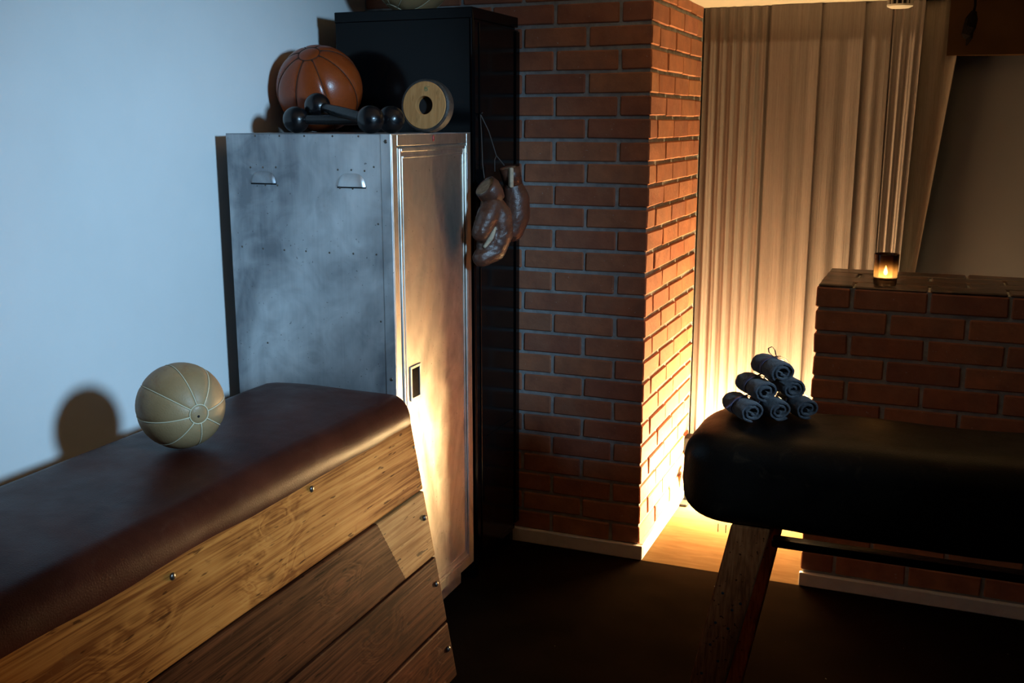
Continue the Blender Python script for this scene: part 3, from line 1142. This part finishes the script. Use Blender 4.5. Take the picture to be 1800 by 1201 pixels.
# padded leather cushion with rounded long edges
bm = bmesh.new()
CX0, CX1, CY0, CY1 = BXM - 0.272, BXM + 0.272, BY0 - 0.02, BY1 + 0.02
nprof = []
for a in range(0, 91, 15):
    nprof.append((math.sin(R(a)), math.cos(R(a))))


def cushion_sec(scale_in, ztop):
    pts = []
    rx, rz = 0.062, 0.078
    xr, xl = CX1 - scale_in, CX0 + scale_in
    pts.append((xr - 0.012, 0.802))
    pts.append((xr - 0.003, 0.806))
    for (s, c) in reversed(nprof):
        pts.append((xr - rx + rx * s, ztop - rz + rz * c))
    for k in range(1, 8):
        f = k / 8
        pts.append((xr - rx + (xl - xr + 2 * rx) * f, ztop + 0.006 * math.sin(math.pi * f)))
    for (s, c) in nprof:
        pts.append((xl + rx - rx * s, ztop - rz + rz * c))
    pts.append((xl + 0.003, 0.806))
    pts.append((xl + 0.012, 0.802))
    return pts


rings = []
ny = 60
for k in range(ny + 1):
    y = CY0 + (CY1 - CY0) * k / ny
    e = min(y - CY0, CY1 - y)
    ins = 0.0
    if e < 0.05:
        ins = 0.05 - math.sqrt(max(0, 0.05 ** 2 - (0.05 - e) ** 2))
    zt = 0.896 - ins * 0.75
    sec = cushion_sec(min(ins, 0.05) * 0.5, zt)
    ring = []
    for (x, z) in sec:
        w = noise.noise(Vector((x * 6, y * 6, z * 6))) * 0.0035 + noise.noise(Vector((x * 2, y * 1.7, 3))) * 0.003
        if z < 0.83:
            zz = z + noise.noise(Vector((y * 5, x, 9))) * 0.006 - 0.004
        else:
            zz = z + w
        ring.append(bm.verts.new((x + w * 0.5, y, zz)))
    rings.append(ring)
for a, b2 in zip(rings, rings[1:]):
    for c in range(len(a) - 1):
        bm.faces.new((a[c], a[c + 1], b2[c + 1], b2[c]))
    bm.faces.new((a[-1], a[0], b2[0], b2[-1]))
bm.faces.new(rings[0])
bm.faces.new(rings[-1][::-1])
obj('leather_cushion', bm, 'oxblood_leather', t, smooth='auto')

# ------------------------------------------------------------------ gym horse
t = empty('gym_horse', (0, 0, 0), 'long black leather gym horse on splayed wooden legs', 'gym horse')
HX0, HX1, HY0, HY1, HZ0, HZ1 = -0.566, 1.05, 2.495, 2.925, 0.685, 0.932
bm = bmesh.new()


def rounded_section(s, n=40):
    """superellipse-like cross-section in y,z scaled by s in 0..1 for the rounded ends"""
    out = []
    cy, cz = (HY0 + HY1) / 2, (HZ0 + HZ1) / 2
    for k in range(n):
        a = 2 * math.pi * k / n
        c, sn = math.cos(a), math.sin(a)
        ex = 2 / 4.2
        y = abs(c) ** ex * (1 if c >= 0 else -1)
        z = abs(sn) ** ex * (1 if sn >= 0 else -1)
        out.append((cy + y * (HY1 - HY0) / 2 * s, cz + z * (HZ1 - HZ0) / 2 * s))
    return out


rings = []
stations = []
for k in range(15):
    a = (k / 14) * math.pi / 2          # 0 = tip, pi/2 = full section
    xq = 1 - math.cos(a) ** (2 / 2.4)   # 0 at tip .. 1
    sq = math.sin(a) ** (2 / 2.4)
    stations.append((HX0 + 0.15 * xq, 0.36 + 0.64 * sq))
full = [(s[0], s[1]) for s in stations]
mids = [HX0 + 0.15 + (HX1 - HX0 - 0.3) * k / 30 for k in range(1, 30)]
allst = full + [(x, 1.0) for x in mids] + [(HX1 - (s[0] - HX0), s[1]) for s in reversed(stations)]
for (x, s) in allst:
    ring = []
    for (y, z) in rounded_section(s):
        w = noise.noise(Vector((x * 5, y * 5, z * 5))) * 0.004 + noise.noise(Vector((x * 18, y * 18, z * 18))) * 0.0012
        ring.append(bm.verts.new((x, y + w, z + w)))
    rings.append(ring)
for a, b2 in zip(rings, rings[1:]):
    n = len(a)
    for c in range(n):
        bm.faces.new((a[c], a[(c + 1) % n], b2[(c + 1) % n], b2[c]))
bm.faces.new(rings[0])
bm.faces.new(rings[-1][::-1])
bd = obj('padded_body', bm, 'black_leather', t, smooth=True)
for (x, y) in ((-0.455, 2.53), (-0.435, 2.53)):
    bm = bmesh.new()
    tube(bm, [(x, y, HZ0 + 0.012), (x, y, HZ0 - 0.010)], 0.0012, 5)
    obj('loose_tack', bm, 'bolt_steel', bd)
wood('leg_wood', (0.10, 0.028, 0.009), (0.18, 0.055, 0.017), (0.25, 0.085, 0.028), gscale=(9, 9, 0.7), wear=(0.14, 0.05, 0.016), fleck=0.9)


def leg(top, foot, w, d_):
    bm = bmesh.new()
    T, Fo = Vector(top), Vector(foot)
    vs = []
    for k in range(7):
        p = T.lerp(Fo, k / 6)
        ww = w * (1 - 0.12 * k / 6)
        vs.append([bm.verts.new(p + Vector((sx * ww / 2, sy * d_ / 2, 0))) for sx, sy in ((-1, -1), (1, -1), (1, 1), (-1, 1))])
    for a, b2 in zip(vs, vs[1:]):
        for c in range(4):
            bm.faces.new((a[c], a[(c + 1) % 4], b2[(c + 1) % 4], b2[c]))
    bm.faces.new(vs[0])
    bm.faces.new(vs[-1][::-1])
    bmesh.ops.recalc_face_normals(bm, faces=bm.faces)
    es = [e for e in bm.edges if len(e.link_faces) == 2 and e.calc_face_angle() > R(40)]
    bmesh.ops.bevel(bm, geom=es, offset=0.005, segments=2, profile=0.5, affect='EDGES')
    return obj('leg', bm, 'leg_wood', t)


lg = leg((-0.374, 2.555, 0.70), (-0.512, 2.475, 0.0), 0.096, 0.055)
for (zz, dx) in ((0.52, -0.022), (0.48, 0.012), (0.44, -0.02), (0.43, 0.015), (0.38, -0.018), (0.50, 0.028), (0.34, 0.012), (0.30, -0.02)):
    s = (0.70 - zz) / 0.70
    p = Vector((-0.374, 2.555, 0.70)).lerp(Vector((-0.512, 2.475, 0.0)), s)
    bm = bmesh.new()
    sphere(bm, (p.x + dx, p.y - 0.0275, zz), 0.004, 8, 5, (1, 0.4, 1))
    obj('nail_hole', bm, 'dark_hole', lg)
leg((-0.362, 2.865, 0.70), (-0.485, 2.945, 0.0), 0.100, 0.055)
leg((0.862, 2.555, 0.70), (1.005, 2.475, 0.0), 0.100, 0.055)
leg((0.862, 2.865, 0.70), (1.005, 2.945, 0.0), 0.100, 0.055)
obj('rail', bxm(-0.34, 0.84, 2.69, 2.73, 0.588, 0.610, bev=0.003), 'black_iron', t)
for x in (-0.375, 0.865):
    obj('cross_brace', bxm(x - 0.02, x + 0.02, 2.56, 2.86, 0.575, 0.612, bev=0.003), 'black_iron', t)


# ------------------------------------------------------------------ rolled towels
m, nt, b = new_mat('towel')
v = coord(nt)
f = tex(nt, v, 90, 4, 0.7)
f2 = tex(nt, v, 420, 2, 0.6)
a = math_n(nt, 'ADD', math_n(nt, 'MULTIPLY', f, 0.5), math_n(nt, 'MULTIPLY', f2, 0.5))
setc(nt, b, ramp(nt, a, [(0.35, (0.030, 0.030, 0.036)), (0.65, (0.095, 0.095, 0.11))]))
b.inputs['Roughness'].default_value = 0.95
b.inputs['Sheen Weight'].default_value = 0.35
b.inputs['Specular IOR Level'].default_value = 0.1
bump(nt, b, a, 0.9, 0.006)
M['towel'] = m

AX = Vector((0.56, -0.83, 0)).normalized()
RW = Vector((0.83, 0.56, 0)).normalized()
TR, TL = 0.0345, 0.130
_tv = {}


def towel_meshes(seed):
    rnd = random.Random(seed)
    turns = 2.15 + rnd.uniform(-0.15, 0.25)
    n, nl = 104, 26
    th = 0.0078
    ph = rnd.uniform(0, 6.28)
    bm = bmesh.new()
    rings = []
    for j in range(nl + 1):
        u = j / nl
        y = (u - 0.5) * TL
        endf = 1 - 0.05 * (abs(2 * u - 1) ** 6)
        waist = 1 - 0.10 * math.exp(-((u - 0.5) / 0.09) ** 2)
        loop_o, loop_i = [], []
        for i in range(n + 1):
            s = i / n
            a = ph + s * turns * 2 * math.pi
            rc = (0.0050 + (TR - th / 2 - 0.0050) * s ** 0.8)
            rc *= (1 + 0.07 * math.sin(2 * a + seed) * (1 - s)) * endf * waist
            wob = noise.noise(Vector((math.cos(a) * 2 + seed, math.sin(a) * 2, y * 30))) * 0.0018
            yo = y + (noise.noise(Vector((s * 9, seed, u * 3))) * 0.004 if j in (0, nl) else 0)
            for lst, off in ((loop_o, th / 2), (loop_i, -th / 2)):
                tuft = noise.noise(Vector((math.cos(a) * rc * 420, y * 420, math.sin(a) * rc * 420 + off * 900))) * 0.0011
                # the cloth edge rounds off at both ends of the roll
                rnd_e = 0.55 if j in (0, nl) else (0.85 if j in (1, nl - 1) else 1.0)
                rr = max(0.001, rc + off * rnd_e + wob + tuft)
                lst.append(bm.verts.new((rr * math.cos(a), yo + tuft, rr * math.sin(a))))
        rings.append((loop_o, loop_i))
    for (o1, i1), (o2, i2) in zip(rings, rings[1:]):
        for i in range(n):
            bm.faces.new((o1[i], o1[i + 1], o2[i + 1], o2[i]))
            bm.faces.new((i1[i], i2[i], i2[i + 1], i1[i + 1]))
        bm.faces.new((o1[0], o2[0], i2[0], i1[0]))
        bm.faces.new((o1[n], i1[n], i2[n], o2[n]))
    for (oo, ii) in (rings[0], rings[-1]):
        for i in range(n):
            bm.faces.new((oo[i], oo[i + 1], ii[i + 1], ii[i]))
    return bm


def towel(base, label, seed, bow=None):
    # local Y = roll axis (pointing away), placed with its front end at 'base'
    q = Matrix((RW, -AX, Vector((0, 0, 1)))).transposed().to_quaternion()
    c = Vector(base) - AX * (TL / 2)
    t = empty('rolled_towel', c, label, 'towel', 'rolled grey towels stacked on the gym horse', (q.w, q.x, q.y, q.z))
    t.scale = (1.12, 1.0, 0.86)
    obj('roll', towel_meshes(seed), 'towel', t, smooth='auto')
    bm = bmesh.new()
    rr = TR * 0.925
    w = 0.005
    k = 28
    A = [[bm.verts.new(((rr + dr) * math.cos(2 * math.pi * i / k), yy, (rr + dr) * math.sin(2 * math.pi * i / k))) for i in range(k)] for (yy, dr) in ((-w, 0), (-w, 0.0012), (w, 0.0012), (w, 0))]
    for a in range(4):
        for i in range(k):
            bm.faces.new((A[a][i], A[a][(i + 1) % k], A[(a + 1) % 4][(i + 1) % k], A[(a + 1) % 4][i]))
    rb = obj('ribbon', bm, 'ribbon', t, smooth='auto')

    def strip(pts, width, name, mat):
        bm = bmesh.new()
        prev = None
        P = [Vector(p) for p in pts]
        for i, p in enumerate(P):
            tn = (P[min(i + 1, len(P) - 1)] - P[max(i - 1, 0)]).normalized()
            sd = tn.cross(Vector((0.3, 0.1, 0.95)))
            sd = Vector((0, 1, 0)) if abs(tn.y) < 0.8 else sd.normalized()
            row = [bm.verts.new(p + sd * width * s + nn * 0.0006) for s in (-0.5, 0.5) for nn in (tn.cross(sd), -tn.cross(sd))]
            if prev:
                for (x, y2) in ((0, 1), (1, 3), (3, 2), (2, 0)):
                    bm.faces.new((prev[x], prev[y2], row[y2], row[x]))
            prev = row
        obj(name, bm, mat, rb, smooth=True)
    if bow == 'loop':
        z = TR
        strip([(0.0, 0, z - 0.001), (-0.012, 0, z + 0.014), (-0.014, 0, z + 0.026), (-0.005, 0, z + 0.031), (0.003, 0, z + 0.02), (0.006, 0, z + 0.004), (0.010, 0, z - 0.002)], 0.005, 'bow_loop', 'black_ribbon')
        strip([(0.004, 0, z), (0.014, -0.01, z + 0.002), (0.026, -0.012, z - 0.006), (0.034, -0.01, z - 0.016)], 0.006, 'ribbon_tail', 'black_ribbon')
    elif bow == 'tail':
        strip([(-0.006, 0, TR * 0.93), (-0.022, -0.006, TR * 0.8), (-0.038, -0.012, TR * 0.35), (-0.05, -0.016, TR * 0.1)], 0.010, 'ribbon_tail', 'ribbon')
        strip([(0.0, 0, TR * 0.95), (0.02, 0.004, TR * 1.02), (0.036, 0.004, TR * 0.8)], 0.007, 'ribbon_tail', 'black_ribbon')
        strip([(-0.008, 0, TR * 0.92), (-0.018, -0.014, TR * 0.75), (-0.024, -0.022, TR * 0.35)], 0.006, 'ribbon_tail', 'ribbon')
    elif bow == 'knot':
        strip([(0.0, 0, TR * 0.95), (0.014, 0.003, TR * 1.1), (0.03, 0.004, TR * 0.95)], 0.007, 'ribbon_tail', 'black_ribbon')
        strip([(0.0, 0, TR * 0.95), (-0.012, 0.003, TR * 1.1), (-0.022, 0.004, TR * 0.8)], 0.007, 'ribbon_tail', 'black_ribbon')


zt = HZ1 + TR * 0.86 + 0.001
F0 = Vector((-0.335, 2.705, zt))
SPC = 0.0775
HR = 0.0515
towel(F0 - RW * SPC, 'grey rolled towel at bottom left with a blue ribbon tail', 11, 'tail')
towel(F0, 'grey rolled towel in the middle of the bottom row', 12)
towel(F0 + RW * SPC, 'grey rolled towel at the right end of the bottom row', 13)
towel(F0 - RW * SPC / 2 + Vector((0, 0, HR)) - AX * 0.006, 'grey rolled towel on the left of the second row', 14, 'knot')
towel(F0 + RW * SPC / 2 + Vector((0, 0, HR)) - AX * 0.010, 'grey rolled towel on the right of the second row', 15)
towel(F0 + Vector((0, 0, 2 * HR)) + AX * 0.004, 'topmost grey rolled towel with an upright black ribbon loop', 16, 'loop')

# ------------------------------------------------------------------ candle in a smoked glass
m = bpy.data.materials.new('smoked_glass')
m.use_nodes = True
nt = m.node_tree
nt.nodes.clear()
out = N(nt, 'ShaderNodeOutputMaterial')
tr = N(nt, 'ShaderNodeBsdfTransparent')
tl = N(nt, 'ShaderNodeBsdfTranslucent')
gl = N(nt, 'ShaderNodeBsdfGlossy')
gl.inputs['Roughness'].default_value = 0.06
tc = N(nt, 'ShaderNodeTexCoord')
sx = N(nt, 'ShaderNodeSeparateXYZ')
nt.links.new(tc.outputs['Object'], sx.inputs[0])
cr = ramp(nt, math_n(nt, 'MULTIPLY', sx.outputs[2], 10.0), [(0.1, (0.85, 0.78, 0.66)), (0.5, (0.75, 0.58, 0.38)), (0.95, (0.20, 0.11, 0.06))])
nt.links.new(cr, tr.inputs['Color'])
nt.links.new(cr, tl.inputs['Color'])
ms = N(nt, 'ShaderNodeMixShader')
ms.inputs[0].default_value = 0.4
nt.links.new(tr.outputs[0], ms.inputs[1])
nt.links.new(tl.outputs[0], ms.inputs[2])
fr = N(nt, 'ShaderNodeFresnel')
fr.inputs['IOR'].default_value = 1.5
ms2 = N(nt, 'ShaderNodeMixShader')
nt.links.new(fr.outputs[0], ms2.inputs[0])
nt.links.new(ms.outputs[0], ms2.inputs[1])
nt.links.new(gl.outputs[0], ms2.inputs[2])
nt.links.new(ms2.outputs[0], out.inputs['Surface'])
M['smoked_glass'] = m
m, nt, b = new_mat('flame')
b.inputs['Base Color'].default_value = (1, 0.7, 0.3, 1)
b.inputs['Emission Color'].default_value = (1.0, 0.62, 0.24, 1)
b.inputs['Emission Strength'].default_value = 110
M['flame'] = m
t = empty('glass_candle', (-0.148, 3.862, ZL + 0.0015), 'small smoked glass with a lit candle on the low brick wall', 'candle')
bm = bmesh.new()
lathe(bm, [(0, 0.0), (0.036, 0.0), (0.039, 0.004), (0.0425, 0.108), (0.041, 0.110), (0.0395, 0.108), (0.0365, 0.020), (0.0, 0.018)], 32)
obj('glass', bm, 'smoked_glass', t, smooth='auto')
bm = bmesh.new()
lathe(bm, [(0, 0.0195), (0.0355, 0.0195), (0.0358, 0.030), (0.033, 0.029), (0, 0.028)], 28)
obj('wax', bm, 'wax', t, smooth='auto')
bm = bmesh.new()
tube(bm, [(0, 0, 0.028), (0.001, 0, 0.038)], 0.001, 6)
obj('wick', bm, 'wick', t)
bm = bmesh.new()
lathe(bm, [(0, 0.034), (0.005, 0.038), (0.007, 0.044), (0.0055, 0.053), (0.0025, 0.062), (0, 0.069)], 12)
obj('flame', bm, 'flame', t, smooth=True)
